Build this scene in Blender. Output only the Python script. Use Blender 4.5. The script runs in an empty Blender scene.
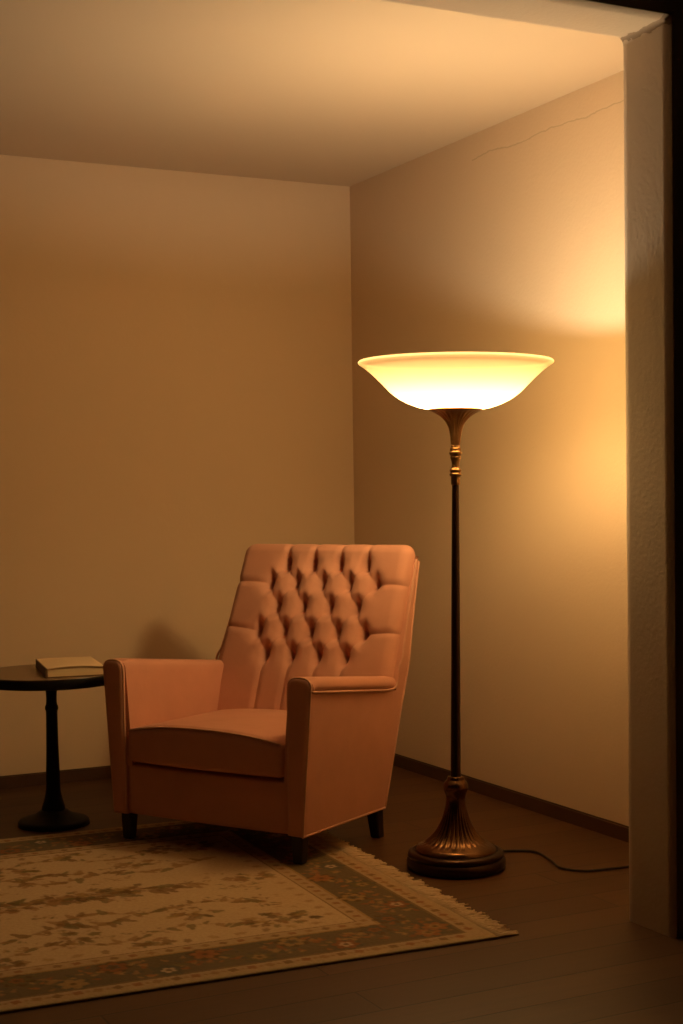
import bpy, bmesh, math, random
import numpy as np
from mathutils import Vector, Matrix
random.seed(7); rng = np.random.default_rng(7)
S = bpy.context.scene
COL = S.collection
PI = math.pi

# ------------------------------------------------------------------ materials
def nodes(name):
    m = bpy.data.materials.new(name); m.use_nodes = True
    nt = m.node_tree; b = nt.nodes['Principled BSDF']
    return m, nt, b
def N(nt, t, **kw):
    n = nt.nodes.new(t)
    for k, v in kw.items():
        if k in n.inputs: n.inputs[k].default_value = v
        else: setattr(n, k, v)
    return n
def L(nt, a, b): nt.links.new(a, b)
def math_n(nt, op, a, b=None, c=None):
    n = nt.nodes.new('ShaderNodeMath'); n.operation = op
    for i, v in enumerate((a, b, c)):
        if v is None: continue
        if isinstance(v, (int, float)): n.inputs[i].default_value = v
        else: nt.links.new(v, n.inputs[i])
    return n.outputs[0]
def mixc(nt, fac, a, b, mode='MIX'):
    n = nt.nodes.new('ShaderNodeMix'); n.data_type = 'RGBA'; n.blend_type = mode
    for i, v in ((0, fac), (6, a), (7, b)):
        if isinstance(v, (int, float)): n.inputs[i].default_value = v
        elif isinstance(v, tuple): n.inputs[i].default_value = v
        else: nt.links.new(v, n.inputs[i])
    return n.outputs[2]
def bump(nt, b, h, strength, dist):
    n = N(nt, 'ShaderNodeBump'); n.inputs['Strength'].default_value = strength; n.inputs['Distance'].default_value = dist
    L(nt, h, n.inputs['Height']); L(nt, n.outputs[0], b.inputs['Normal'])

def plaster(name, col, crack=False, rough_bump=.2, corner=False):
    m, nt, b = nodes(name)
    tc = N(nt, 'ShaderNodeTexCoord')
    n1 = N(nt, 'ShaderNodeTexNoise', Scale=1.3, Detail=4.0); L(nt, tc.outputs['Object'], n1.inputs['Vector'])
    n2 = N(nt, 'ShaderNodeTexNoise', Scale=70.0, Detail=3.0); L(nt, tc.outputs['Object'], n2.inputs['Vector'])
    n3 = N(nt, 'ShaderNodeTexNoise', Scale=11.0, Detail=2.0); L(nt, tc.outputs['Object'], n3.inputs['Vector'])
    dark = tuple(c * .9 for c in col[:3]) + (1,)
    c = mixc(nt, n1.outputs[0], col, dark)
    h = math_n(nt, 'ADD', n2.outputs[0], math_n(nt, 'MULTIPLY', n3.outputs[0], .8))
    if crack:
        sx = N(nt, 'ShaderNodeSeparateXYZ'); L(nt, tc.outputs['Object'], sx.inputs[0])
        nz = N(nt, 'ShaderNodeTexNoise', Scale=5.0, Detail=5.0); L(nt, tc.outputs['Object'], nz.inputs['Vector'])
        zz = math_n(nt, 'ADD', sx.outputs[2], math_n(nt, 'MULTIPLY', math_n(nt, 'SUBTRACT', nz.outputs[0], .5), .07))
        dz = math_n(nt, 'ABSOLUTE', math_n(nt, 'SUBTRACT', zz, 2.688))
        line = math_n(nt, 'LESS_THAN', dz, .0028)
        up = math_n(nt, 'LESS_THAN', sx.outputs[1], 5.35)
        k = math_n(nt, 'MULTIPLY', math_n(nt, 'MULTIPLY', line, up), .35)
        c = mixc(nt, k, c, (.30, .22, .14, 1))
        h = math_n(nt, 'SUBTRACT', h, math_n(nt, 'MULTIPLY', k, 1.0))
    if corner:      # crumbling plaster along the upper corner of the opening
        sx = N(nt, 'ShaderNodeSeparateXYZ'); L(nt, tc.outputs['Object'], sx.inputs[0])
        nz = N(nt, 'ShaderNodeTexNoise', Scale=38.0, Detail=4.0); L(nt, tc.outputs['Object'], nz.inputs['Vector'])
        dd = math_n(nt, 'MAXIMUM', math_n(nt, 'ABSOLUTE', math_n(nt, 'SUBTRACT', sx.outputs[0], 2.705)), math_n(nt, 'ABSOLUTE', math_n(nt, 'SUBTRACT', sx.outputs[2], 2.601)))
        k = math_n(nt, 'LESS_THAN', dd, math_n(nt, 'MULTIPLY', nz.outputs[0], .030))
        c = mixc(nt, math_n(nt, 'MULTIPLY', k, .7), c, (.20, .12, .07, 1))
        h = math_n(nt, 'SUBTRACT', h, math_n(nt, 'MULTIPLY', k, 1.5))
    L(nt, c, b.inputs['Base Color']); b.inputs['Roughness'].default_value = .85
    b.inputs['Specular IOR Level'].default_value = .25
    bump(nt, b, h, rough_bump, .0035)
    return m
WALLC = (.70, .52, .345, 1)
M = {}
M['wall'] = plaster('wall_plaster', WALLC)
M['wall_crack'] = plaster('cracked_wall_plaster', WALLC, crack=True, rough_bump=.3)
M['ceil'] = plaster('ceiling_plaster', (.64, .50, .355, 1), rough_bump=.12)
M['jamb'] = plaster('opening_plaster', (.64, .50, .37, 1), rough_bump=.3, corner=True)

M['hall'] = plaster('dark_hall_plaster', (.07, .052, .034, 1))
def wood_floor():
    m, nt, b = nodes('floor_boards')
    tc = N(nt, 'ShaderNodeTexCoord')
    br = N(nt, 'ShaderNodeTexBrick'); br.offset = .37; br.offset_frequency = 2
    L(nt, tc.outputs['Object'], br.inputs['Vector'])
    br.inputs['Scale'].default_value = 1.0; br.inputs['Brick Width'].default_value = 1.7
    br.inputs['Row Height'].default_value = .152; br.inputs['Mortar Size'].default_value = .0032
    br.inputs['Mortar Smooth'].default_value = .2
    br.inputs['Color1'].default_value = (.125, .053, .015, 1); br.inputs['Color2'].default_value = (.078, .032, .009, 1)
    br.inputs['Mortar'].default_value = (.016, .007, .003, 1)
    mp = N(nt, 'ShaderNodeMapping'); mp.inputs['Scale'].default_value = (1.2, 16, 1)
    L(nt, tc.outputs['Object'], mp.inputs[0])
    n1 = N(nt, 'ShaderNodeTexNoise', Scale=2.2, Detail=6.0, Distortion=.6); L(nt, mp.outputs[0], n1.inputs['Vector'])
    n2 = N(nt, 'ShaderNodeTexNoise', Scale=2.5, Detail=3.0); L(nt, tc.outputs['Object'], n2.inputs['Vector'])
    c = mixc(nt, math_n(nt, 'MULTIPLY', n1.outputs[0], .75), br.outputs[0], (.05, .020, .006, 1))
    c = mixc(nt, math_n(nt, 'MULTIPLY', n2.outputs[0], .35), c, (.055, .022, .007, 1))
    # a long butt seam crossing the boards beside the lamp
    sx = N(nt, 'ShaderNodeSeparateXYZ'); L(nt, tc.outputs['Object'], sx.inputs[0])
    xx = math_n(nt, 'SUBTRACT', math_n(nt, 'ADD', sx.outputs[0], math_n(nt, 'MULTIPLY', sx.outputs[1], .057)), 2.990)
    seam = math_n(nt, 'MULTIPLY', math_n(nt, 'LESS_THAN', math_n(nt, 'ABSOLUTE', xx), .0028), .7)
    seam = math_n(nt, 'MULTIPLY', seam, math_n(nt, 'GREATER_THAN', sx.outputs[1], 3.6))
    c = mixc(nt, seam, c, (.08, .045, .02, 1))
    L(nt, c, b.inputs['Base Color']); b.inputs['Roughness'].default_value = .48
    b.inputs['Specular IOR Level'].default_value = .35
    h = math_n(nt, 'SUBTRACT', math_n(nt, 'MULTIPLY', n1.outputs[0], .25), math_n(nt, 'ADD', br.outputs[1], seam))
    bump(nt, b, h, .5, .002)
    return m
M['floor'] = wood_floor()

def simple(name, col, rough=.5, metal=0, noise=None, sheen=0, spec=.5, sheen_tint=None, bumpy=None):
    m, nt, b = nodes(name)
    b.inputs['Roughness'].default_value = rough; b.inputs['Metallic'].default_value = metal
    b.inputs['Specular IOR Level'].default_value = spec
    tc = N(nt, 'ShaderNodeTexCoord')
    sc, amt = noise or (8, .2)
    n1 = N(nt, 'ShaderNodeTexNoise', Scale=float(sc), Detail=4.0); L(nt, tc.outputs['Object'], n1.inputs['Vector'])
    c = mixc(nt, math_n(nt, 'MULTIPLY', n1.outputs[0], 1.0), col, tuple(x * (1 - amt) for x in col[:3]) + (1,))
    L(nt, c, b.inputs['Base Color'])
    if sheen:
        b.inputs['Sheen Weight'].default_value = sheen; b.inputs['Sheen Roughness'].default_value = .35
        b.inputs['Sheen Tint'].default_value = sheen_tint or (1, .8, .7, 1)
    if bumpy:
        n2 = N(nt, 'ShaderNodeTexNoise', Scale=float(bumpy[0]), Detail=3.0); L(nt, tc.outputs['Object'], n2.inputs['Vector'])
        bump(nt, b, n2.outputs[0], bumpy[1], bumpy[2])
    return m
M['baseboard'] = simple('baseboard_wood', (.085, .034, .013, 1), .5, noise=(12, .4))
M['velvet'] = simple('dusty_rose_velvet', (.64, .305, .20, 1), .72, sheen=.2, noise=(7, .22), spec=.15, bumpy=(26, .25, .004))
M['piping'] = simple('rose_piping', (.66, .35, .23, 1), .7, sheen=.3, noise=(60, .2), spec=.15)
M['legwood'] = simple('black_leg_wood', (.02, .012, .008, 1), .45, noise=(30, .4))
M['black'] = simple('black_table_lacquer', (.008, .005, .003, 1), .55, spec=.2, noise=(10, .3))
M['tabletop'] = simple('dark_table_top', (.20, .115, .055, 1), .3, noise=(10, .2))
M['bronze'] = simple('antique_bronze', (.40, .215, .092, 1), .33, .85, noise=(22, .55), bumpy=(60, .1, .001))
M['bronze_foot'] = simple('aged_bronze_foot', (.20, .10, .04, 1), .27, .9, noise=(22, .55))
M['bronze_hi'] = simple('rubbed_bronze', (.34, .19, .075, 1), .3, .9, noise=(22, .5))
M['bronze_dark'] = simple('dark_bronze', (.06, .028, .012, 1), .3, .7, noise=(22, .4))
M['cord'] = simple('black_cord_rubber', (.012, .009, .007, 1), .5)
M['paper'] = simple('book_pages', (.80, .58, .32, 1), .8, noise=(4, .1))
M['cover'] = simple('cream_book_cover', (.78, .59, .36, 1), .6, noise=(6, .12))
M['spine'] = simple('brown_book_spine', (.16, .075, .035, 1), .6)
M['fringe'] = simple('cream_fringe', (.70, .52, .31, 1), .9, noise=(40, .25))
M['outlet'] = simple('cream_outlet_plastic', (.62, .5, .36, 1), .4)
M['slot'] = simple('outlet_slot', (.02, .015, .01, 1), .5)

def glass_outer():
    m = bpy.data.materials.new('frosted_amber_glass'); m.use_nodes = True
    nt = m.node_tree; nt.nodes.clear()
    out = N(nt, 'ShaderNodeOutputMaterial')
    tr = N(nt, 'ShaderNodeBsdfTranslucent'); tr.inputs[0].default_value = SHADE_T
    df = N(nt, 'ShaderNodeBsdfDiffuse'); df.inputs[0].default_value = (.85, .62, .32, 1)
    gl = N(nt, 'ShaderNodeBsdfGlossy', Roughness=.25); gl.inputs[0].default_value = (.9, .8, .6, 1)
    m1 = N(nt, 'ShaderNodeMixShader'); m1.inputs[0].default_value = .15
    L(nt, tr.outputs[0], m1.inputs[1]); L(nt, df.outputs[0], m1.inputs[2])
    m2 = N(nt, 'ShaderNodeMixShader'); m2.inputs[0].default_value = .04
    L(nt, m1.outputs[0], m2.inputs[1]); L(nt, gl.outputs[0], m2.inputs[2])
    tp = N(nt, 'ShaderNodeBsdfTransparent'); tp.inputs[0].default_value = (1, .86, .58, 1)
    m3 = N(nt, 'ShaderNodeMixShader'); m3.inputs[0].default_value = SHADE_CLEAR
    L(nt, m2.outputs[0], m3.inputs[1]); L(nt, tp.outputs[0], m3.inputs[2])
    L(nt, m3.outputs[0], out.inputs[0])
    return m
def glass_inner():
    m = bpy.data.materials.new('clear_inner_glass'); m.use_nodes = True
    nt = m.node_tree; nt.nodes.clear()
    out = N(nt, 'ShaderNodeOutputMaterial')
    tr = N(nt, 'ShaderNodeBsdfTransparent'); tr.inputs[0].default_value = (.95, .9, .8, 1)
    df = N(nt, 'ShaderNodeBsdfDiffuse'); df.inputs[0].default_value = (.85, .7, .45, 1)
    m1 = N(nt, 'ShaderNodeMixShader'); m1.inputs[0].default_value = .1
    L(nt, tr.outputs[0], m1.inputs[1]); L(nt, df.outputs[0], m1.inputs[2])
    L(nt, m1.outputs[0], out.inputs[0])
    return m
# ---- light numbers
BULB_COL = (1.0, .815, .52)
BULB_W = 50.0
DOWN_W = 84.0
SHADE_T = (.74, .525, .28, 1)
SHADE_CLEAR = .57
EXPOSURE = 0.0
M['glass'] = glass_outer(); M['glass_in'] = glass_inner()

def rug_mat():
    m, nt, b = nodes('woven_rug')
    at = N(nt, 'ShaderNodeAttribute'); at.attribute_name = 'weave'
    tc = N(nt, 'ShaderNodeTexCoord')
    n1 = N(nt, 'ShaderNodeTexNoise', Scale=90.0, Detail=2.0); L(nt, tc.outputs['Object'], n1.inputs['Vector'])
    n2 = N(nt, 'ShaderNodeTexNoise', Scale=3.0, Detail=3.0); L(nt, tc.outputs['Object'], n2.inputs['Vector'])
    c = mixc(nt, math_n(nt, 'MULTIPLY', n1.outputs[0], .45), at.outputs[0], (.30, .20, .11, 1), 'MULTIPLY')
    c = mixc(nt, math_n(nt, 'MULTIPLY', n2.outputs[0], .35), c, (.36, .24, .13, 1))
    L(nt, c, b.inputs['Base Color']); b.inputs['Roughness'].default_value = .95; b.inputs['Specular IOR Level'].default_value = .1
    bump(nt, b, n1.outputs[0], .6, .003)
    return m
M['rug'] = rug_mat()

# ------------------------------------------------------------------ helpers
def obj(name, bm, m, parent=None, smooth=True, auto=None):
    me = bpy.data.meshes.new(name)
    bmesh.ops.recalc_face_normals(bm, faces=bm.faces[:])
    if smooth:
        for f in bm.faces: f.smooth = True
    if auto is not None:
        for e in bm.edges:
            if len(e.link_faces) == 2 and e.calc_face_angle(0) > math.radians(auto): e.smooth = False
    bm.to_mesh(me); bm.free()
    for mm in (m if isinstance(m, (list, tuple)) else [m]): me.materials.append(mm)
    o = bpy.data.objects.new(name, me); COL.objects.link(o)
    if parent: o.parent = parent
    return o
def thing(name, label, cat, loc=(0, 0, 0), mat=None):
    o = bpy.data.objects.new(name, None); COL.objects.link(o)
    o.empty_display_size = .1
    o.location = loc
    if mat is not None: o.matrix_world = mat
    o['label'] = label; o['category'] = cat
    return o
def struct(name, bm, m, **kw):
    o = obj(name, bm, m, **kw); o['kind'] = 'structure'
    return o
def box(bm, lo, hi):
    vs = [bm.verts.new((x, y, z)) for x in (lo[0], hi[0]) for y in (lo[1], hi[1]) for z in (lo[2], hi[2])]
    for f in ((0, 1, 3, 2), (4, 6, 7, 5), (0, 4, 5, 1), (2, 3, 7, 6), (0, 2, 6, 4), (1, 5, 7, 3)):
        bm.faces.new([vs[i] for i in f])
def grid_faces(bm, rows, close_u=False):
    n = len(rows[0])
    for a, b in zip(rows, rows[1:]):
        for i in range(n if close_u else n - 1):
            j = (i + 1) % n
            q = [a[i], a[j], b[j], b[i]]
            q2 = []
            for v in q:
                if v not in q2: q2.append(v)
            if len(q2) >= 3:
                try: bm.faces.new(q2)
                except ValueError: pass
def lathe(bm, prof, seg=64, flute=None):
    """prof: (r, z[, flute_amp]); flutes = number of grooves"""
    rows = []
    for p in prof:
        r, z = p[0], p[1]; amp = p[2] if len(p) > 2 else 0
        if r < 1e-5: rows.append([bm.verts.new((0, 0, z))] * seg); continue
        row = []
        for k in range(seg):
            a = 2 * PI * k / seg
            rr = r
            if amp and flute: rr = r * (1 - amp * (1 - abs(math.cos(a * flute / 2))) )
            row.append(bm.verts.new((rr * math.cos(a), rr * math.sin(a), z)))
        rows.append(row)
    grid_faces(bm, rows, True)
    return rows
def smooth_prof(pts, n=4):
    """Catmull-Rom through the points"""
    out = []
    P = [tuple(p) + (0,) * (3 - len(p)) for p in pts]
    for i in range(len(P) - 1):
        p0 = P[max(i - 1, 0)]; p1 = P[i]; p2 = P[i + 1]; p3 = P[min(i + 2, len(P) - 1)]
        for k in range(n):
            t = k / n
            out.append(tuple(.5 * (2 * b + (c - a) * t + (2 * a - 5 * b + 4 * c - d) * t * t + (-a + 3 * b - 3 * c + d) * t ** 3)
                             for a, b, c, d in zip(p0, p1, p2, p3)))
    out.append(P[-1])
    return out
def tube(bm, pts, r, seg=8, cap=True):
    pts = [Vector(p) for p in pts]
    rows = []; up = Vector((0, 0, 1)); prev = None
    for i, p in enumerate(pts):
        d = (pts[min(i + 1, len(pts) - 1)] - pts[max(i - 1, 0)]).normalized()
        if prev is None:
            a = d.orthogonal().normalized()
        else:
            a = (prev - d * prev.dot(d)); a = a.normalized() if a.length > 1e-6 else d.orthogonal().normalized()
        prev = a; b = d.cross(a)
        rows.append([bm.verts.new(p + (a * math.cos(2 * PI * k / seg) + b * math.sin(2 * PI * k / seg)) * r) for k in range(seg)])
    grid_faces(bm, rows, True)
    if cap:
        bm.faces.new(rows[0][::-1]); bm.faces.new(rows[-1])
def spline(pts, n=6): return [Vector(p) for p in smooth_prof([tuple(p) for p in pts], n)]
def rbox(sx, sy, sz, r, n=12, f=None):
    """rounded box centred on origin, half sizes sx.., optional deform f(v)"""
    bm = bmesh.new()
    bmesh.ops.create_cube(bm, size=2)
    bmesh.ops.subdivide_edges(bm, edges=bm.edges[:], cuts=n, use_grid_fill=True)
    half = Vector((sx, sy, sz))
    def warp(c, h, rr):   # put more verts near the borders
        t = c; s = math.copysign(abs(t) ** .6, t)
        return s * h
    for v in bm.verts:
        p = Vector([warp(v.co[i], half[i], r) for i in range(3)])
        q = Vector([max(-half[i] + r, min(half[i] - r, p[i])) for i in range(3)])
        d = p - q
        if d.length > 1e-9: p = q + d.normalized() * r
        v.co = p
    if f:
        for v in bm.verts: v.co = f(v.co.copy())
    return bm

# ------------------------------------------------------------------ the room
XR, YB, H = 3.327, 6.483, 2.792          # right wall, back wall, ceiling
XL, YF = -4.2, -4.5                     # left wall, wall behind the camera
YN, YFAR, XJ, HH = 3.304, 3.522, 2.705, 2.601   # partition with its wide opening
bm = bmesh.new(); box(bm, (XL - .1, YF - .1, -.1), (XR + .1, YB + .1, 0)); struct('floor', bm, M['floor'], smooth=False)
bm = bmesh.new(); box(bm, (XL - .1, YN + .1, H), (XR + .1, YB + .1, H + .1)); struct('ceiling', bm, M['ceil'], smooth=False)
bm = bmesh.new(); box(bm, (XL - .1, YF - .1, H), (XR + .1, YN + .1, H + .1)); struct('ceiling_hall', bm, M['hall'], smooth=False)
bm = bmesh.new(); box(bm, (XL - .1, YB, 0), (XR + .1, YB + .1, H)); struct('wall_back', bm, M['wall'], smooth=False)
bm = bmesh.new(); box(bm, (XR, YN + .1, 0), (XR + .1, YB, H)); struct('wall_right', bm, M['wall_crack'], smooth=False)
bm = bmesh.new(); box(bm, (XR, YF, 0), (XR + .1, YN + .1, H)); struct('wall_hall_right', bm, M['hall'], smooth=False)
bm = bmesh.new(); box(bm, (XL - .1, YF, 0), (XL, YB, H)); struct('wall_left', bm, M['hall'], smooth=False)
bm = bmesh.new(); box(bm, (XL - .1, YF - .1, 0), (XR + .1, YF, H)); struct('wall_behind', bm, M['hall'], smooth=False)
# partition: one plastered wall with a wide opening
def partition():
    xl = -3.4
    def outline(y, rnd, eps):
        pts = [(xl, 0), (xl, HH - .02), (xl + .02, HH)]
        r = rnd
        for k in range(9):
            a = PI / 2 - k / 8 * PI / 2
            pts.append((XJ - r + r * math.cos(a) , HH - r + r * math.sin(a)))
        pts.append((XJ, 1.9)); pts.append((XJ, 1.2)); pts.append((XJ, .5)); pts.append((XJ, 0))
        return pts
    bm = bmesh.new()
    n = 14; rows = []
    for i in range(n + 1):
        t = i / n
        y = YN + (YFAR - YN) * t
        edge = min(t, 1 - t) * (YFAR - YN)
        rr = .010
        off = rr - math.sqrt(max(0, rr * rr - (rr - min(edge, rr)) ** 2))
        ol = outline(y, .006 + .022 * t, 0)
        rows.append([bm.verts.new((x + (off if x > 1 and z < HH - .001 else (-off if x < -3 else 0)), y, z + (off if z > HH - .04 else 0))) for x, z in ol])
    grid_faces(bm, rows)
    for row, y in ((rows[0], YN), (rows[-1], YFAR)):
        o = [bm.verts.new(p) for p in ((XL, y, 0), (XL, y, H), (XR, y, H), (XR, y, 0))]
        bm.faces.new([o[0], o[1], row[2], row[1], row[0]])
        bm.faces.new([o[1], o[2]] + row[2:12][::-1])
        bm.faces.new([o[2], o[3]] + row[11:][::-1])
    return bm
bm = partition()
struct('wall_front', bm, M['jamb'], smooth=True, auto=35)
def baseboard(name, lo, hi, axis):
    bm = bmesh.new(); box(bm, lo, hi)
    es = [e for e in bm.edges if all(abs(v.co.z - hi[2]) < 1e-6 for v in e.verts)]
    bmesh.ops.bevel(bm, geom=es, offset=.005, segments=2, affect='EDGES')
    struct(name, bm, M['baseboard'], smooth=False)
baseboard('baseboard_back', (XL, YB - .016, 0), (XR, YB, .057), 0)
baseboard('baseboard_right', (XR - .016, YFAR, 0), (XR, YB - .016, .057), 1)

# ------------------------------------------------------------------ rug
RUG_T = .009
def make_rug():
    LEN, WID, C = 2.95, 1.875, .005
    nx, ny = int(LEN / C) + 1, int(WID / C) + 1
    a = np.linspace(0, LEN, nx)[:, None] * np.ones((1, ny))      # distance from the fringed right end
    b = np.linspace(0, WID, ny)[None, :] * np.ones((nx, 1))      # distance from the near edge
    cream = np.array([.62, .46, .27]); img = np.ones((nx, ny, 3)) * cream
    d = np.minimum(np.minimum(a, LEN - a), np.minimum(b, WID - b))
    def put(mask, col, k=1.0):
        k = np.asarray(mask, float)[..., None] * k
        img[:] = img * (1 - k) + np.array(col) * k
    def blob(cx, cy, r, col, petals=0, rot=0., sq=1., k=.85, depth=.35):
        i0, i1 = max(0, int((cx - r * 1.5) / C)), min(nx, int((cx + r * 1.5) / C) + 2)
        j0, j1 = max(0, int((cy - r * 1.5) / C)), min(ny, int((cy + r * 1.5) / C) + 2)
        if i1 <= i0 or j1 <= j0: return
        dx = a[i0:i1, j0:j1] - cx; dy = (b[i0:i1, j0:j1] - cy)
        c, s = math.cos(rot), math.sin(rot)
        u = dx * c + dy * s; v = (-dx * s + dy * c) / sq
        rad = np.hypot(u, v); th = np.arctan2(v, u)
        rr = r * (1 - depth * (1 - np.abs(np.cos(th * petals / 2)))) if petals else r
        m = np.clip((rr - rad) / C + .5, 0, 1)[..., None] * k
        img[i0:i1, j0:j1] = img[i0:i1, j0:j1] * (1 - m) + np.array(col) * m
    def vine(pts, w, col, k=.8):
        P = smooth_prof([(x, y, 0) for x, y in pts], 14)
        for x, y, _ in P: blob(x, y, w, col, k=k * .6)
    brown, tan, dkb, rust, orange, teal, olive, ochre, grey = ([.17, .085, .035], [.32, .18, .08], [.08, .045, .022], [.28, .095, .04],
        [.36, .14, .05], [.075, .085, .065], [.13, .11, .05], [.38, .24, .09], [.125, .10, .062])
    # bands
    B0, B1, B2, B3 = .012, .075, .255, .315
    put((d < B3), [.50, .36, .20])
    put((d < B3) & (d > B3 - .006), brown, .8); put((d < B2 + .008) & (d > B2 - .002), ochre, .8)
    put((d < B2) & (d > B1), grey); put((d < B1 + .004) & (d > B1 - .007), dkb, .7)
    put((d < B0), [.48, .36, .20])
    # border wander
    def border_line(fn):
        per = [((0, WID), (0, 0)), ]
    sides = [  # start, direction, length, inward normal
        ((0, 0), (1, 0), LEN, (0, 1)), ((0, 0), (0, 1), WID, (1, 0)),
        ((0, WID), (1, 0), LEN, (0, -1)), ((LEN, 0), (0, 1), WID, (-1, 0))]
    for (sx, sy), (dx, dy), ln, (nx_, ny_) in sides:
        def P(s, q): return sx + dx * s + nx_ * q, sy + dy * s + ny_ * q
        n_ = max(2, int(round((ln - .15) / .053)))
        for i in range(n_):                                        # dots in the two guard stripes
            s = .075 + (ln - .15) * (i + .5) / n_
            x, y = P(s, .044); blob(x, y, .016, [rust, brown, tan][i % 3], petals=4, rot=i, k=.8)
            x, y = P(s + .0265, .044); blob(x, y, .007, tan, k=.7)
            if .27 < s < ln - .27:
                x, y = P(s, .284); blob(x, y, .014, [brown, tan, rust][i % 3], petals=4, rot=i * .5, k=.75)
        pts = []; s = .165; k = 0
        while s < ln - .1:
            pts.append(P(s, .165 + (.045 if k % 2 else -.045))); s += .13; k += 1
        vine(pts, .006, olive, .9)
        for i, (x, y) in enumerate(pts):
            main = [orange, teal, rust, ochre, olive][i % 5]
            blob(x, y, .052, dkb if i % 2 else teal, petals=7, rot=i, k=.8)
            blob(x, y, .042, main, petals=6, rot=i * .7, k=.85); blob(x, y, .022, [ochre, rust, cream, teal][i % 4], petals=5, k=.85)
            blob(x, y, .009, dkb)
            for q in range(26):
                an = rng.uniform(0, 2 * PI); rr = rng.uniform(.045, .095)
                xx, yy = x + rr * math.cos(an), y + rr * math.sin(an)
                dd = min(min(xx, LEN - xx), min(yy, WID - yy))
                if B1 + .018 < dd < B2 - .016:
                    blob(xx, yy, rng.uniform(.010, .02), [rust, orange, teal, olive, ochre, tan][rng.integers(6)], sq=.5, rot=rng.uniform(0, PI), petals=3)
    # field: a flowering spine along the middle, scrolls to both sides, sprays in the corners
    def leafy(pts, w, col, lf, nleaf=5, spread=.03):
        vine(pts, w, col)
        P = smooth_prof([(x, y, 0) for x, y in pts], nleaf)
        for i, (x, y, _) in enumerate(P):
            an = rng.uniform(0, 2 * PI)
            blob(x + spread * math.cos(an) * .6, y + spread * math.sin(an) * .6, rng.uniform(.6, 1.15) * lf, [brown, tan, col, olive][rng.integers(4)],
                 petals=3, sq=.45, rot=an, k=.75)
    def bouquet(cx, cy, r, n):
        for i in range(n):
            an = rng.uniform(0, 2 * PI); rr = r * math.sqrt(rng.uniform(0, 1))
            blob(cx + rr * math.cos(an) * 1.6, cy + rr * math.sin(an), rng.uniform(.008, .027), [brown, dkb, tan, olive, [.30, .15, .07], ochre][rng.integers(6)],
                 petals=int(rng.integers(3, 7)), rot=an, sq=rng.uniform(.5, 1), k=.7)
    mid = WID / 2
    leafy([(.62, mid + .02), (.9, mid - .02), (1.2, mid + .015), (1.5, mid - .02), (1.8, mid + .02), (2.2, mid)], .011, brown, .045, 12, .07)
    for x in np.arange(.85, 2.3, .10): bouquet(x + .0, mid + .03 * math.sin(9 * x), .06, 20)
    bouquet(1.35, mid, .10, 46); bouquet(1.0, mid, .06, 22)
    for sgn in (1, -1):
        def Y(q): return mid + sgn * q
        leafy([(.48, Y(.30)), (.66, Y(.22)), (.85, Y(.26)), (1.02, Y(.20)), (1.12, Y(.27)), (1.03, Y(.33)), (.93, Y(.29))], .008, tan, .036, 6)
        leafy([(1.15, Y(.30)), (1.35, Y(.38)), (1.6, Y(.30)), (1.75, Y(.42)), (1.6, Y(.50)), (1.45, Y(.45))], .008, brown, .036, 6)
        leafy([(.60, Y(.50)), (.8, Y(.44)), (1.0, Y(.52)), (1.2, Y(.46)), (1.4, Y(.55)), (1.7, Y(.56)), (2.0, Y(.48))], .007, tan, .032, 6)
        leafy([(1.9, Y(.15)), (2.1, Y(.28)), (2.0, Y(.4)), (2.2, Y(.5))], .008, brown, .04, 6)
        bouquet(.50, Y(.50), .075, 46); bouquet(.72, Y(.34), .05, 20); bouquet(1.12, Y(.42), .055, 22); bouquet(1.55, Y(.24), .06, 24)
        bouquet(1.62, Y(.44), .05, 20); bouquet(.92, Y(.56), .04, 14); bouquet(1.32, Y(.57), .04, 16); bouquet(2.05, Y(.45), .06, 24)
        n_ = 26
        for i in range(n_):                                       # a fine garland just inside the guard
            s = .42 + i * .08
            blob(s, Y(mid - B3 - .035), .022, [tan, ochre, brown][i % 3], petals=5, rot=i, k=.6, sq=.6)
    for q in range(150):                                          # loose sprigs over the whole field
        x = rng.uniform(.42, LEN - .42); y = rng.uniform(.40, WID - .40); an = rng.uniform(0, PI)
        for k in range(5):
            blob(x + rng.normal(0, .03), y + rng.normal(0, .012), rng.uniform(.006, .016), [tan, brown, ochre, olive][rng.integers(4)], petals=3, sq=.5, rot=an + k, k=.6)
    bouquet(.42, mid, .05, 22)
    for y in np.arange(.42, WID - .4, .08): blob(.35, y, .018, tan, petals=5, k=.6, sq=.8)
    img[:] = np.clip(img, 0, 1)
    # mesh
    me = bpy.data.meshes.new('pile')
    zt = RUG_T + rng.normal(0, .0004, (nx, ny))
    edge = np.minimum(np.minimum(a, LEN - a), np.minimum(b, WID - b)); zt = zt - np.clip(.006 - edge, 0, .006) * .5
    verts = np.stack([-a, b, zt], -1).reshape(-1, 3)
    I = np.arange(nx * ny).reshape(nx, ny)
    quads = np.stack([I[:-1, :-1], I[:-1, 1:], I[1:, 1:], I[1:, :-1]], -1).reshape(-1, 4)
    ring = np.concatenate([I[:, 0], I[-1, 1:], I[-2::-1, -1], I[0, -2:0:-1]])
    low = verts[ring].copy(); low[:, 2] = .0005
    nb = len(verts); J = nb + np.arange(len(ring))
    side = np.stack([ring, np.roll(ring, -1), np.roll(J, -1), J], -1)
    V = np.concatenate([verts, low]); Q = np.concatenate([quads, side])
    me.vertices.add(len(V)); me.vertices.foreach_set('co', V.ravel())
    me.loops.add(Q.size); me.loops.foreach_set('vertex_index', Q.ravel().astype(np.int32))
    me.polygons.add(len(Q)); me.polygons.foreach_set('loop_start', (np.arange(len(Q)) * 4).astype(np.int32))
    try: me.polygons.foreach_set('loop_total', np.full(len(Q), 4, np.int32))
    except Exception: pass
    me.update(calc_edges=True); me.validate()
    ca = me.color_attributes.new('weave', 'FLOAT_COLOR', 'POINT')
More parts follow.
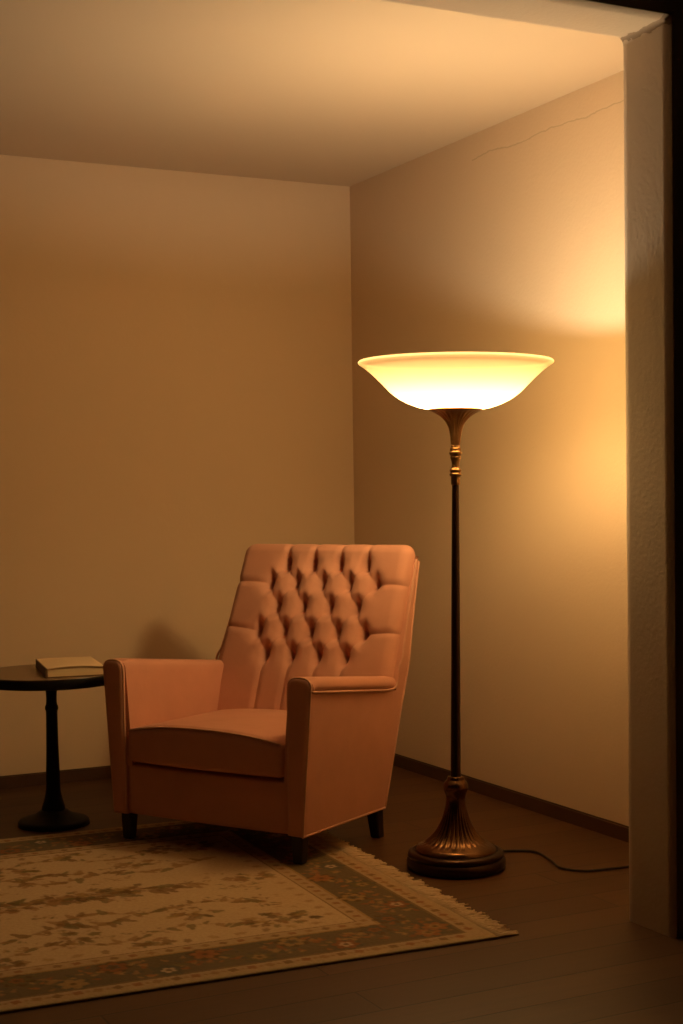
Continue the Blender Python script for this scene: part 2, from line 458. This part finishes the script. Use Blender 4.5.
    cols = np.ones((len(V), 4), np.float32); cols[:nb, :3] = img.reshape(-1, 3); cols[nb:, :3] = [.3, .2, .11]
    ca.data.foreach_set('color', cols.ravel())
    me.materials.append(M['rug'])
    root = thing('area_rug', 'cream floral rug with a dark border and fringed end under the armchair', 'rug',
                 mat=Matrix.Translation((2.268, 3.548, 0)) @ Matrix.Rotation(math.radians(-3.2), 4, 'Z'))
    o = bpy.data.objects.new('pile', me); COL.objects.link(o); o.parent = root
    # fringe at both short ends
    for xend, sg in ((0, 1), (-LEN, -1)):
        bm = bmesh.new(); y = .004
        while y < WID - .004:
            ln = rng.uniform(.058, .088) * (.93 + .07 * math.sin(y * 61)); sk = rng.normal(0, .009)
            if y < .03 or y > WID - .03: sk = -.004 if y > .5 else .004
            w = rng.uniform(.0024, .0036)
            pts = [(xend - sg * .004, y, .005), (xend + sg * ln * .4, y + sk * .3, .006 + rng.uniform(0, .004)), (xend + sg * ln * .75, y + sk * .8, .004), (xend + sg * ln, y + sk * 1.4, .0025)]
            tube(bm, pts, w, 5)
            y += rng.uniform(.0030, .0052)
        f = obj('fringe', bm, M['fringe'], root); f['kind'] = 'stuff'
        f['label'] = 'frayed cream tassel fringe'
    return root
make_rug()

# ------------------------------------------------------------------ floor lamp
LX, LY = 2.582, 4.303
lamp = thing('floor_lamp', 'tall bronze torchiere floor lamp with a glowing glass bowl shade', 'lamp', (LX, LY, 0))
bm = bmesh.new()
lathe(bm, [(0, .001), (.160, .001), (.167, .006), (.169, .018), (.169, .030), (.163, .037), (.160, .040), (.163, .044), (.1645, .050), (.162, .057),
           (.155, .062), (.146, .063), (.144, .060), (.141, .061), (.136, .066), (0, .066)], 96)
o = obj('base_plinth', bm, M['bronze_dark'], lamp, auto=50)
bm = bmesh.new()
prof = smooth_prof([(.140, .0655, 0), (.133, .076, 0), (.120, .083, .0), (.100, .094, .10), (.080, .112, .13), (.062, .138, .13), (.048, .168, .10), (.039, .198, .04), (.034, .225, 0), (.033, .243, 0),
                    (.036, .256, 0), (.041, .269, 0), (.0425, .280, 0), (.040, .291, 0), (.033, .300, 0), (.030, .304, 0), (.029, .309, 0), (.0275, .314, 0)], 4)
lathe(bm, prof + [(0, .314, 0)], 112, flute=28)
obj('fluted_foot', bm, M['bronze_foot'], lamp)
bm = bmesh.new()
lathe(bm, [(0, .314), (.0185, .314), (.0185, .322), (.0175, .33), (.0165, .60), (.0145, 1.0), (.0125, 1.28), (.0120, 1.318), (0, 1.318)], 32)
obj('pole', bm, M['bronze_dark'], lamp, auto=40)
bm = bmesh.new()
lathe(bm, smooth_prof([(.0125, 1.308), (.0155, 1.312), (.0160, 1.330), (.0165, 1.337), (.0205, 1.341), (.0208, 1.346), (.0175, 1.351), (.0205, 1.356), (.0200, 1.361), (.0150, 1.366),
           (.0130, 1.374), (.0140, 1.386), (.0172, 1.397), (.0185, 1.402), (.0170, 1.407), (.0215, 1.413), (.0225, 1.419), (.0195, 1.425), (.0190, 1.431), (.0165, 1.437), (.016, 1.442)], 3)
      + [(0, 1.442)], 40)
obj('turned_neck', bm, M['bronze_hi'], lamp)
bm = bmesh.new()
lathe(bm, [(0, 1.438, 0)] + smooth_prof([(.0158, 1.438, .1), (.0165, 1.450, .14), (.0190, 1.476, .16), (.0238, 1.500, .16), (.033, 1.520, .15), (.049, 1.538, .12), (.068, 1.551, .07), (.088, 1.5605, 0), (.0915, 1.5635, 0), (.0905, 1.5665, 0)], 5)
      + [(.06, 1.5655, 0), (0, 1.56, 0)], 96, flute=24)
obj('shade_holder', bm, M['bronze'], lamp)
# bowl: outer skin frosted, inner skin clear
bm = bmesh.new()
outp = smooth_prof([(.060, 1.5672), (.100, 1.5670), (.140, 1.5770), (.181, 1.5945), (.216, 1.6180), (.245, 1.6470), (.278, 1.6790), (.306, 1.7030), (.321, 1.7130), (.3285, 1.7190), (.3305, 1.7230), (.3290, 1.7258)], 5)
inp = [(r - .0035, z + .0042) for r, z, _ in outp[::-1]][3:]
rows = lathe(bm, [(p[0], p[1]) for p in outp] + inp + [(.03, 1.5715), (.03, 1.5672), (.060, 1.5672)], 96)
bmesh.ops.remove_doubles(bm, verts=bm.verts[:], dist=1e-5)
no = len(outp)
for f in bm.faces:
    c = f.calc_center_median(); r = math.hypot(c.x, c.y)
    # is the face on the outer skin?
    best = min(range(len(outp) - 1), key=lambda i: (r - (outp[i][0] + outp[i + 1][0]) / 2) ** 2 + (c.z - (outp[i][1] + outp[i + 1][1]) / 2) ** 2)
    rr, zz = (outp[best][0] + outp[best + 1][0]) / 2, (outp[best][1] + outp[best + 1][1]) / 2
    f.material_index = 0 if math.hypot(r - rr, c.z - zz) < .0022 else 1
sh = obj('glass_shade', bm, [M['glass'], M['glass_in']], lamp)
sh['label'] = 'glowing amber and white frosted glass bowl'
ld = bpy.data.lights.new('bulb', 'POINT'); ld.energy = BULB_W; ld.color = BULB_COL; ld.shadow_soft_size = .034
lo = bpy.data.objects.new('bulb', ld); COL.objects.link(lo); lo.parent = lamp; lo.location = (0, 0, 1.603)
ld2 = bpy.data.lights.new('added_bowl_fill', 'SPOT'); ld2.energy = DOWN_W; ld2.color = (1.0, .85, .62); ld2.shadow_soft_size = .075  # added downward fill that brightens the bowl glow, not a real bulb
ld2.spot_size = math.radians(172); ld2.spot_blend = .6
lo2 = bpy.data.objects.new('added_bowl_fill', ld2); COL.objects.link(lo2); lo2.parent = lamp; lo2.location = (0, 0, 1.645)
bm = bmesh.new()
cp = [(2.742, 4.345, .026), (2.79, 4.375, .012), (2.849, 4.398, .005), (2.93, 4.338, .005), (2.905, 4.20, .005), (2.878, 4.105, .005), (2.925, 4.034, .005), (3.0, 4.018, .005), (3.079, 4.008, .005), (3.2, 4.01, .005), (3.27, 4.05, .006), (3.296, 4.12, .03), (3.300, 4.20, .13), (3.304, 4.232, .18), (3.317, 4.234, .188)]
cp = [(x - LX, y - LY, z) for x, y, z in cp]
tube(bm, spline(cp, 6), .0042, 8)
obj('power_cord', bm, M['cord'], lamp)

for o in list(COL.objects):      # the tall stand leans a hair to one side
    if o.parent is lamp and o.type == 'MESH' and o.name.split('.')[0] not in ('base_plinth', 'power_cord'):
        for v in o.data.vertices:
            k = max(0, v.co.z - .07) * .0105; side = v.co.x * .893 - v.co.y * .449
            v.co.x += .893 * k; v.co.y -= .449 * k; v.co.z -= side * .0105
for q in (lo, lo2): q.location.x += .893 * .0163; q.location.y -= .449 * .0163
# wall outlet behind the partition edge
t = thing('wall_outlet', 'small wall outlet low on the right wall by the opening edge', 'outlet', (XR, 4.235, .197))
bm = rbox(.004, .040, .040, .003, 4, lambda v: v + Vector((-.004, 0, 0))); obj('plate', bm, M['outlet'], t)
bm = bmesh.new()
for dy in (-.012, .012): box(bm, (-.0086, dy - .002, -.008), (-.0078, dy + .002, .008))
obj('socket_slots', bm, M['slot'], t, smooth=False)

# ------------------------------------------------------------------ side table and book
TX, TY, TZ = 1.560, 5.665, .604
tab = thing('side_table', 'round dark pedestal side table left of the armchair', 'table', (TX, TY, 0))
bm = bmesh.new()
lathe(bm, [(0, TZ - .042), (.270, TZ - .042), (.282, TZ - .039), (.288, TZ - .030), (.290, TZ - .012), (.288, TZ - .003), (.283, TZ - .0005)], 96)
obj('table_rim', bm, M['black'], tab, auto=35)
bm = bmesh.new(); lathe(bm, [(0, TZ - .002), (.2845, TZ - .002), (.2835, TZ), (0, TZ)], 96)
obj('table_top', bm, M['tabletop'], tab, auto=35)
bm = bmesh.new()
lathe(bm, smooth_prof([(.05, TZ - .040), (.045, TZ - .046), (.026, TZ - .055), (.022, TZ - .075), (.0205, TZ - .105), (.0215, TZ - .128), (.0255, TZ - .138), (.0255, TZ - .150), (.0225, TZ - .158),
            (.0225, TZ - .20), (.024, .30), (.027, .20), (.028, .14), (.036, .10), (.045, .07), (.045, .055)], 3), 40)
obj('pedestal', bm, M['black'], tab)
bm = bmesh.new()
lathe(bm, smooth_prof([(0, .0), (.128, .0), (.138, .004), (.138, .014), (.130, .022), (.100, .032), (.070, .044), (.045, .060), (0, .062)], 3), 64)
obj('base', bm, M['black'], tab)

bx, by = Vector((1.488, 5.456)), Vector((1.697, 5.398))
ux = (by - bx); bw = ux.length; ux.normalize()
vx = Vector((-ux.y, ux.x))
bd = .30
org = bx
book = thing('book', 'cream covered book lying on the round side table', 'book',
             mat=Matrix(((ux.x, vx.x * .94 + ux.x * .1, 0, org.x), (ux.y, vx.y * .94 + ux.y * .1, 0, org.y), (0, 0, 1, TZ + .0005), (0, 0, 0, 1))))
book.matrix_world = Matrix.Translation((org.x, org.y, TZ + .0005)) @ Matrix.Rotation(math.atan2(ux.y, ux.x) + math.radians(6.5), 4, 'Z')
def cover_sheet(x0, x1, y0, y1, z, t, rise):
    bm = bmesh.new(); n = 14; rows = []
    for j in range(9):
        y = y0 + (y1 - y0) * j / 8
        top = [bm.verts.new((x0 + (x1 - x0) * i / n, y, z + t + rise(i / n, j / 8))) for i in range(n + 1)]
        bot = [bm.verts.new((x0 + (x1 - x0) * i / n, y, z + rise(i / n, j / 8))) for i in range(n, -1, -1)]
        rows.append(top + bot)
    grid_faces(bm, rows, True)
    bm.faces.new(rows[0]); bm.faces.new(rows[-1][::-1])
    return bm
BD = .37; rs = lambda u, v: .007 * math.sin(PI * u) * (1 - v * .8)
bm = cover_sheet(0, bw, 0, BD, 0, .003, lambda u, v: 0); obj('back_cover', bm, M['spine'], book, auto=40)
bm = bmesh.new(); n = 14; rows = []
for j in range(9):
    y = .004 + (BD - .008) * j / 8
    rows.append([bm.verts.new((.003 + (bw - .008) * i / n, y, .0315 + rs(i / n, j / 8))) for i in range(n + 1)] +
                [bm.verts.new((.003 + (bw - .008) * i / n, y, .003)) for i in range(n, -1, -1)])
grid_faces(bm, rows, True); bm.faces.new(rows[0]); bm.faces.new(rows[-1][::-1])
obj('pages', bm, M['paper'], book, auto=40)
bm = cover_sheet(0, bw, -.002, BD, .0320, .0026, rs); obj('front_cover', bm, M['cover'], book, auto=40)
bm = cover_sheet(-.004, .0015, 0, BD, .0005, .034, lambda u, v: 0); obj('spine', bm, M['spine'], book, auto=40)

# ------------------------------------------------------------------ armchair (local: x to its right as seen, y to the back, z up)
cu = Vector((.51243, -.85873, 0)); cv = Vector((.85873, .51243, 0)); co = Vector((1.897, 4.898, 0))
mat = Matrix(((cu.x, cv.x, 0, co.x), (cu.y, cv.y, 0, co.y), (0, 0, 1, 0), (0, 0, 0, 1)))
chair = thing('armchair', 'dusty rose velvet armchair with button tufted back and dark legs', 'armchair', mat=mat)
Z0 = .110
def sm(t): t = max(0, min(1, t)); return t * t * (3 - 2 * t)
def XO(y, z):                       # outer face of the flank
    return XO_(y, z) - .026 * max(0, min(1, (z - .64) / .44)) ** .85
def BX(z): return .024 * max(0, min(1, (z - .42) / .66))      # the back sits a touch to one side at its top
def XO_(y, z):                       # outer face of the flank
    up = max(0, min(1, (z - Z0) / .52))
    return .424 + up * .042 * (1 - max(0, min(1, y / .80)) * .9)
def yback(z): return .546 + .292 * ((z - Z0) / .97) ** .97
def zweld(y): return .612 - .066 * (y / .6)       # welt line under the arm pad
def yfront_up(z): return .618 + .172 * ((z - .57) / .44)   # welt line up the side of the back
TH = .05
def flank(s):
    bm = bmesh.new()
    outer, inner = {}, {}
    ny, nz, mz, my = 18, 16, 18, 6
    def vert(y, z, i):
        x = XO(y, z) - (TH if i else 0)
        return bm.verts.new((s * x + BX(z) * (y > .55), y, z))
    ZT = 1.040
    for i in (0, 1):
        rows = []
        for k in range(nz + 1):
            row = []
            for j in range(ny + 1):
                y = .612 * j / ny; z = Z0 + (zweld(y) - Z0) * k / nz; row.append((y, z))
            for j in range(1, my + 1):
                zb = Z0 + (zweld(.612) - Z0) * k / nz
                y = .612 + (yback(zb) - .612) * j / my
                if yback(zb) < .612:      # below: columns squeeze in towards the raked rear edge
                    y = .612
                row.append((y, zb))
            # squeeze the whole row so that it ends on the raked rear edge
            zb = row[-1][1]; f = yback(zb) / max(row[-1][0], 1e-6)
            row = [(y * (1 + (f - 1) * (y / row[-1][0]) ** 3), z) for y, z in row]
            rows.append(row)
        R = [[vert(y, z, i) for y, z in row] for row in rows]
        grid_faces(bm, R)
        top = rows[-1][ny:]; prev = R[-1][ny:]
        z1 = zweld(.612)
        UP = [prev]
        for k in range(1, mz + 1):
            z = z1 + (ZT - z1) * k / mz
            ya, yb = yfront_up(z), yback(z)
            fil = .05 * max(0, 1 - (z - z1) / .07) ** 2
            rnd = .02 * max(0, 1 - (ZT - z) / .03) ** 2
            a0 = ya + rnd - fil * .9 * 0; b0 = yb - rnd
            UP.append([vert(a0 + (b0 - a0) * j / my, z, i) for j in range(my + 1)])
        grid_faces(bm, UP)
        loop = R[0] + [r[-1] for r in R[1:]] + [r[-1] for r in UP[1:]] + UP[-1][::-1][1:] + [r[0] for r in UP[::-1][1:-1]] + R[-1][:ny + 1][::-1] + [r[0] for r in R[::-1][1:-1]]
        (outer if i == 0 else inner)['l'] = loop
    A, B = outer['l'], inner['l']
    n = len(A)
    for k in range(n):
        q = [A[k], A[(k + 1) % n], B[(k + 1) % n], B[k]]
        if len(set(q)) == 4:
            try: bm.faces.new(q)
            except ValueError: pass
    return bm
for s in (-.965, 1):
    fl = obj('side_panel', flank(s), M['velvet'], chair, auto=50)
    # arm: inner wall and padded rolled top, swept front to back
    bm = bmesh.new(); rows = []
    ns = 22
    for j in range(ns + 1):
        y = .002 + (.66 - .002) * j / ns
        zw = zweld(y) + (.026 if s < 0 else .002); xo = XO(y, zw) + .010 * (1 - sm((y - .48) / .12))
        wi = .372 - .010 * (y / .66)
        zt = zw + .048
        soft = .012 * max(0, 1 - y / .03) ** 2
        sec = [(.346, .29), (.350, .36), (.356, .45), (.363, .54), (wi, zt - .045)]
        for k in range(1, 6):
            a = PI - k / 6 * PI / 2
            sec.append((wi + .030 + .030 * math.cos(a), zt - soft - .030 + .030 * math.sin(a)))
        xm = (wi + xo) / 2
        sec.append((xm - .005, zt + .001 - soft)); sec.append((xm + .01, zt - soft))
        for k in range(1, 8):
            a = PI / 2 - k / 8 * PI * .72
            sec.append((xo - .028 + .028 * math.cos(a), zt - soft - .0275 + .0275 * math.sin(a)))
        sec += [(xo - .012, zw + .001), (xo - .028, zw - .004), (xo - .04, zw - .03), (xo - .045, .40), (xo - .046, .29)]
        rows.append([bm.verts.new((s * x, y, z)) for x, z in sec])
    grid_faces(bm, rows, True)
    bm.faces.new(rows[0]); bm.faces.new(rows[-1][::-1])
    obj('arm', bm, M['velvet'], chair, auto=60)
    # front facing of the arm with a rounded top
    bm = bmesh.new()
    ol = []
    zt = .655 + (.026 if s < 0 else .004)
    for z in np.linspace(Z0 + .004, zt - .045, 12): ol.append((.372 + .005 * (z - .1), z))
    nk = 10
    xi, xo = ol[-1][0], XO(0, zt - .04) + .008
    for k in range(1, nk):
        a = PI - k / nk * PI
        ol.append(((xi + xo) / 2 + (xo - xi) / 2 * math.copysign(abs(math.cos(a)) ** .7, math.cos(a)), zt - .045 + .045 * math.sin(a) ** .8))
    for z in np.linspace(zt - .045, Z0 + .004, 12): ol.append((XO(0, z) + .004, z))
    cx, cz = (xi + xo) / 2, .38
    rings = []
    for sc_, y in ((0.0, .012), (0.0, -.010), (.006, -.0155), (.016, -.0175)):
        ring = []
        n = len(ol)
        for k in range(n):
            p = Vector((ol[k][0], 0, ol[k][1])); a = Vector((ol[k - 1][0], 0, ol[k - 1][1])); b = Vector((ol[(k + 1) % n][0], 0, ol[(k + 1) % n][1]))
            tdir = (b - a).normalized(); nrm = Vector((tdir.z, 0, -tdir.x))
            q = p + nrm * sc_
            ring.append(bm.verts.new((s * q.x, y, q.z)))
        rings.append(ring)
    grid_faces(bm, rings, True); bm.faces.new(rings[-1]); bm.faces.new(rings[0][::-1])
    obj('arm_facing', bm, M['velvet'], chair, auto=60)
    # piping
    bm = bmesh.new()
    edge = [(s * x, -.008, z) for x, z in ol]
    tube(bm, edge, .0042, 8)
    weld = [(s * (XO(y, zweld(y)) + .006), y, zweld(y) + (.024 if s < 0 else .001)) for y in np.linspace(.0, .56, 24)]
    corner = [(s * (XO(.60, .57) + .004), .592, .553), (s * (XO(.625, .58) + .003), .618, .566), (s * (XO(.64, .60) + .002), .632, .592), (s * (XO(.64, .63) + .002), yfront_up(.63), .632)]
    up = [(s * (XO(yfront_up(z), z) + .001) + BX(z), yfront_up(z) + .001, z) for z in np.linspace(.66, 1.025, 16)]
    tube(bm, spline([weld[k] for k in range(0, 24, 3)] + corner + up, 4), .0045, 8)
    bot = [(s * (XO(y, Z0) + .001), y, Z0 + .002) for y in np.linspace(-.005, .545, 20)]
    tube(bm, bot, .0042, 8)
    rear = [(s * (XO(yback(z), z)) + BX(z), yback(z), z) for z in np.linspace(Z0, 1.02, 30)]
    tube(bm, rear, .004, 8)
    obj('piping', bm, M['piping'], chair)

# tufted backrest
def backrest():
    Tl = .742
    T = np.array([0, .338, .9411]); Nn = np.array([0, -.9411, .338]); P0 = np.array([0, .530, .395])
    rowsT = [.645, .569, .471, .369, .273]
    SH = [.020, .019, .016, .012, .010]          # the button field sits a little to one side
    btn = []
    for i, t in enumerate(rowsT):
        ss = (-.186, -.062, .062, .186) if i % 2 == 0 else (-.248, -.124, 0, .124, .248)
        btn += [(x + SH[i], t, i) for x in ss]
    seg = []
    for x, t, i in btn:
        for x2, t2, i2 in btn:
            if i2 == i + 1 and abs(abs(x2 - x) - .062) < .012: seg.append((x, t, x2, t2))
        if i == 0: seg.append((x, t, SH[0] + (x - SH[0]) * 1.03, .80))
        if i == 4: seg.append((x, t, SH[4] + (x - SH[4]) * .98, -.05))
        if i in (1, 3) and abs(abs(x - SH[i]) - .248) < .001:
            seg.append((x, t, math.copysign(.45, x), t + (.004 if i == 1 else .018)))
    # corner channels low down, continuing from the outer buttons of row four
    ns, nt_ = 301, 271
    t = np.linspace(0, Tl, nt_)[:, None] * np.ones((1, ns))
    SW = .398 + .026 * (1 - t / Tl) ** 1.3
    s = np.linspace(-1, 1, ns)[None, :] * SW
    d = np.full_like(s, 9.)
    for x1, t1, x2, t2 in seg:
        vx_, vt_ = x2 - x1, t2 - t1; ll = vx_ ** 2 + vt_ ** 2
        k = np.clip(((s - x1) * vx_ + (t - t1) * vt_) / ll, 0, 1)
        dd = np.hypot(s - x1 - k * vx_, t - t1 - k * vt_)
        d = np.minimum(d, dd)
    u = np.clip(d / .030, 0, 1)
    h = .010 * (1 - (1 - u) ** 2.2)
    dip = np.zeros_like(s); wide = np.zeros_like(s)
    for x, tt, i in btn:
        r2 = ((s - x) / .0125) ** 2 + ((t - tt - .006) / .030) ** 2
        dip = np.maximum(dip, np.exp(-r2 ** .9))
        wide = np.maximum(wide, np.exp(-(((s - x) / .040) ** 2 + ((t - tt) / .040) ** 2)))
    h = h - .050 * dip - .020 * wide
    # soft belly and rolled edges
    h = h + .012 * (1 - (s / SW) ** 2) * np.sin(np.clip(t / Tl, 0, 1) * PI)
    r = .047; RC = .048
    sg = np.sign(s); ex = RC - np.clip(SW - np.abs(s), 0, RC); et = RC - np.clip(Tl - t, 0, RC)
    hy = np.hypot(ex, et); kk = np.where(hy > RC, RC / np.maximum(hy, 1e-9), 1.0)      # rounded top corners
    s = np.where(ex > 0, sg * (SW - RC + ex * kk), s); t = np.where(et > 0, Tl - RC + et * kk, t)
    ee = np.clip(RC - np.minimum(hy, RC), 0, r)
    h = h - (r - np.sqrt(np.maximum(0, r * r - (r - ee) ** 2)))
    s = s + .024 * np.clip(t / Tl, 0, 1)
    P = P0 + t[..., None] * T + s[..., None] * np.array([1, 0, 0]) + h[..., None] * Nn
    bm = bmesh.new()
    R = [[bm.verts.new(P[j, i]) for i in range(ns)] for j in range(nt_)]
    grid_faces(bm, R)
    return bm, btn, (P0, T, Nn)
bm, btn, (P0, T, Nn) = backrest()
br = obj('tufted_backrest', bm, M['velvet'], chair)
for x, t, i in btn:
    bm = bmesh.new(); bmesh.ops.create_uvsphere(bm, u_segments=14, v_segments=8, radius=1)
    rot = Vector(Nn).to_track_quat('Z', 'Y').to_matrix()
    c = Vector(P0 + t * T + np.array([x + .024 * t / .742, 0, 0]) + Nn * (-.066 + .012 * (1 - (x / .40) ** 2) * math.sin(t / .742 * PI)))
    for v in bm.verts: v.co = c + rot @ Vector((v.co.x * .0095, v.co.y * .0095, v.co.z * .006))
    obj('button', bm, M['velvet'], br)
# rear shell that closes the back between the flanks
bm = bmesh.new(); rows = []
for k in range(25):
    z = Z0 + (1.062 - Z0) * k / 24
    yb = yback(z) - .004
    yf = max(.40, .530 + .359 * (z - .395) + .060); yf = min(yf, yb - .006)
    rd = .012 * max(0, 1 - (1.062 - z) / .02) ** 2
    w = XO(yb, z) - .004 - .035 * max(0, (z - 1.0) / .062) ** 2
    bxz = BX(z)
    rows.append([bm.verts.new((p[0] + bxz, p[1], p[2])) for p in ((-w, yf + rd, z), (-w, yb - rd, z), (-w * .5, yb - rd + .004, z), (0, yb - rd + .006, z), (w * .5, yb - rd + .004, z), (w, yb - rd, z), (w, yf + rd, z))])
grid_faces(bm, rows, True); bm.faces.new(rows[0]); bm.faces.new(rows[-1][::-1])
obj('back_panel', bm, M['velvet'], chair, auto=50)
# seat base (front skirt) and cushion
bm = rbox(.376, .26, .094, .012, 10, lambda v: v + Vector((0, .262 + .006 * (1 - (v.x / .37) ** 2) * (-1 if v.y < 0 else 0), Z0 + .094)))
obj('seat_base', bm, M['velvet'], chair)
def cush(v):
    top = max(0, v.z / .062)
    cx = 1 - min(1, abs(v.x) / .352) ** 2.4; cy = 1 - min(1, max(0, v.y) / .30) ** 2
    z = v.z + top * .036 * cx * (.55 + .45 * cy)
    y = v.y - (.016 * (1 - (v.x / .352) ** 2) if v.y < 0 else 0) * (-v.y / .29)
    return Vector((v.x, y + .276, z + .366))
bm = rbox(.347, .288, .060, .022, 22, cush)
obj('seat_cushion', bm, M['velvet'], chair)
bm = bmesh.new()
pts = []
for k in range(33):
    x = -.338 + .676 * k / 32
    v = cush(Vector((x, -.282, .055))); pts.append((v.x, v.y - .001, v.z + .001))
tube(bm, pts, .004, 8)
obj('cushion_piping', bm, M['piping'], chair)
# legs
def leg(x, y, xb, yb, zb, w):
    bm = bmesh.new(); rows = []
    for z, f in ((zb, .78), (zb + .004, .82), (Z0 - .02, 1.0), (Z0 + .02, 1.02)):
        k = (z - zb) / (Z0 - zb); cx, cy = xb + (x - xb) * k, yb + (y - yb) * k
        row = []
        for (a, b) in ((-1, -.8), (-.8, -1), (.8, -1), (1, -.8), (1, .8), (.8, 1), (-.8, 1), (-1, .8)):
            row.append(bm.verts.new((cx + a * w * f, cy + b * w * f, z)))
        rows.append(row)
    grid_faces(bm, rows, True); bm.faces.new(rows[0][::-1]); bm.faces.new(rows[-1])
    obj('leg', bm, M['legwood'], chair, smooth=False)
for s in (-1, 1):
    leg(s * .385, .040, s * .384, .036, RUG_T + .0025, .023)
    leg(s * .392, .522, s * .394, .538, .0005, .024)

# ------------------------------------------------------------------ camera
r_ = Vector((.893402, -.449051, -.01365)); u_ = Vector((.027374, .024084, .999335)); f_ = Vector((.448424, .893182, -.033809))
cam = bpy.data.cameras.new('camera'); cobj = bpy.data.objects.new('camera', cam); COL.objects.link(cobj)
cobj.matrix_world = Matrix(((r_.x, u_.x, -f_.x, 0), (r_.y, u_.y, -f_.y, 0), (r_.z, u_.z, -f_.z, 1.28), (0, 0, 0, 1)))
cam.sensor_fit = 'VERTICAL'; cam.sensor_height = 36; cam.lens = 1472.988 / 1024 * 36
cam.shift_y = (544.869 - 512) / 1024; cam.clip_start = .05
S.camera = cobj

# ------------------------------------------------------------------ world and view
w = bpy.data.worlds.new('night'); S.world = w; w.use_nodes = True
w.node_tree.nodes['Background'].inputs[0].default_value = (0, 0, 0, 1); w.node_tree.nodes['Background'].inputs[1].default_value = 0
S.view_settings.view_transform = 'Standard'; S.view_settings.look = 'None'
S.view_settings.gamma = 1; S.view_settings.use_curve_mapping = False
S.view_settings.exposure = EXPOSURE
S.cycles.use_denoising = True
S.cycles.max_bounces = 16; S.cycles.diffuse_bounces = 10; S.cycles.transparent_max_bounces = 12
S.cycles.caustics_reflective = False
S.cycles.sample_clamp_indirect = 40
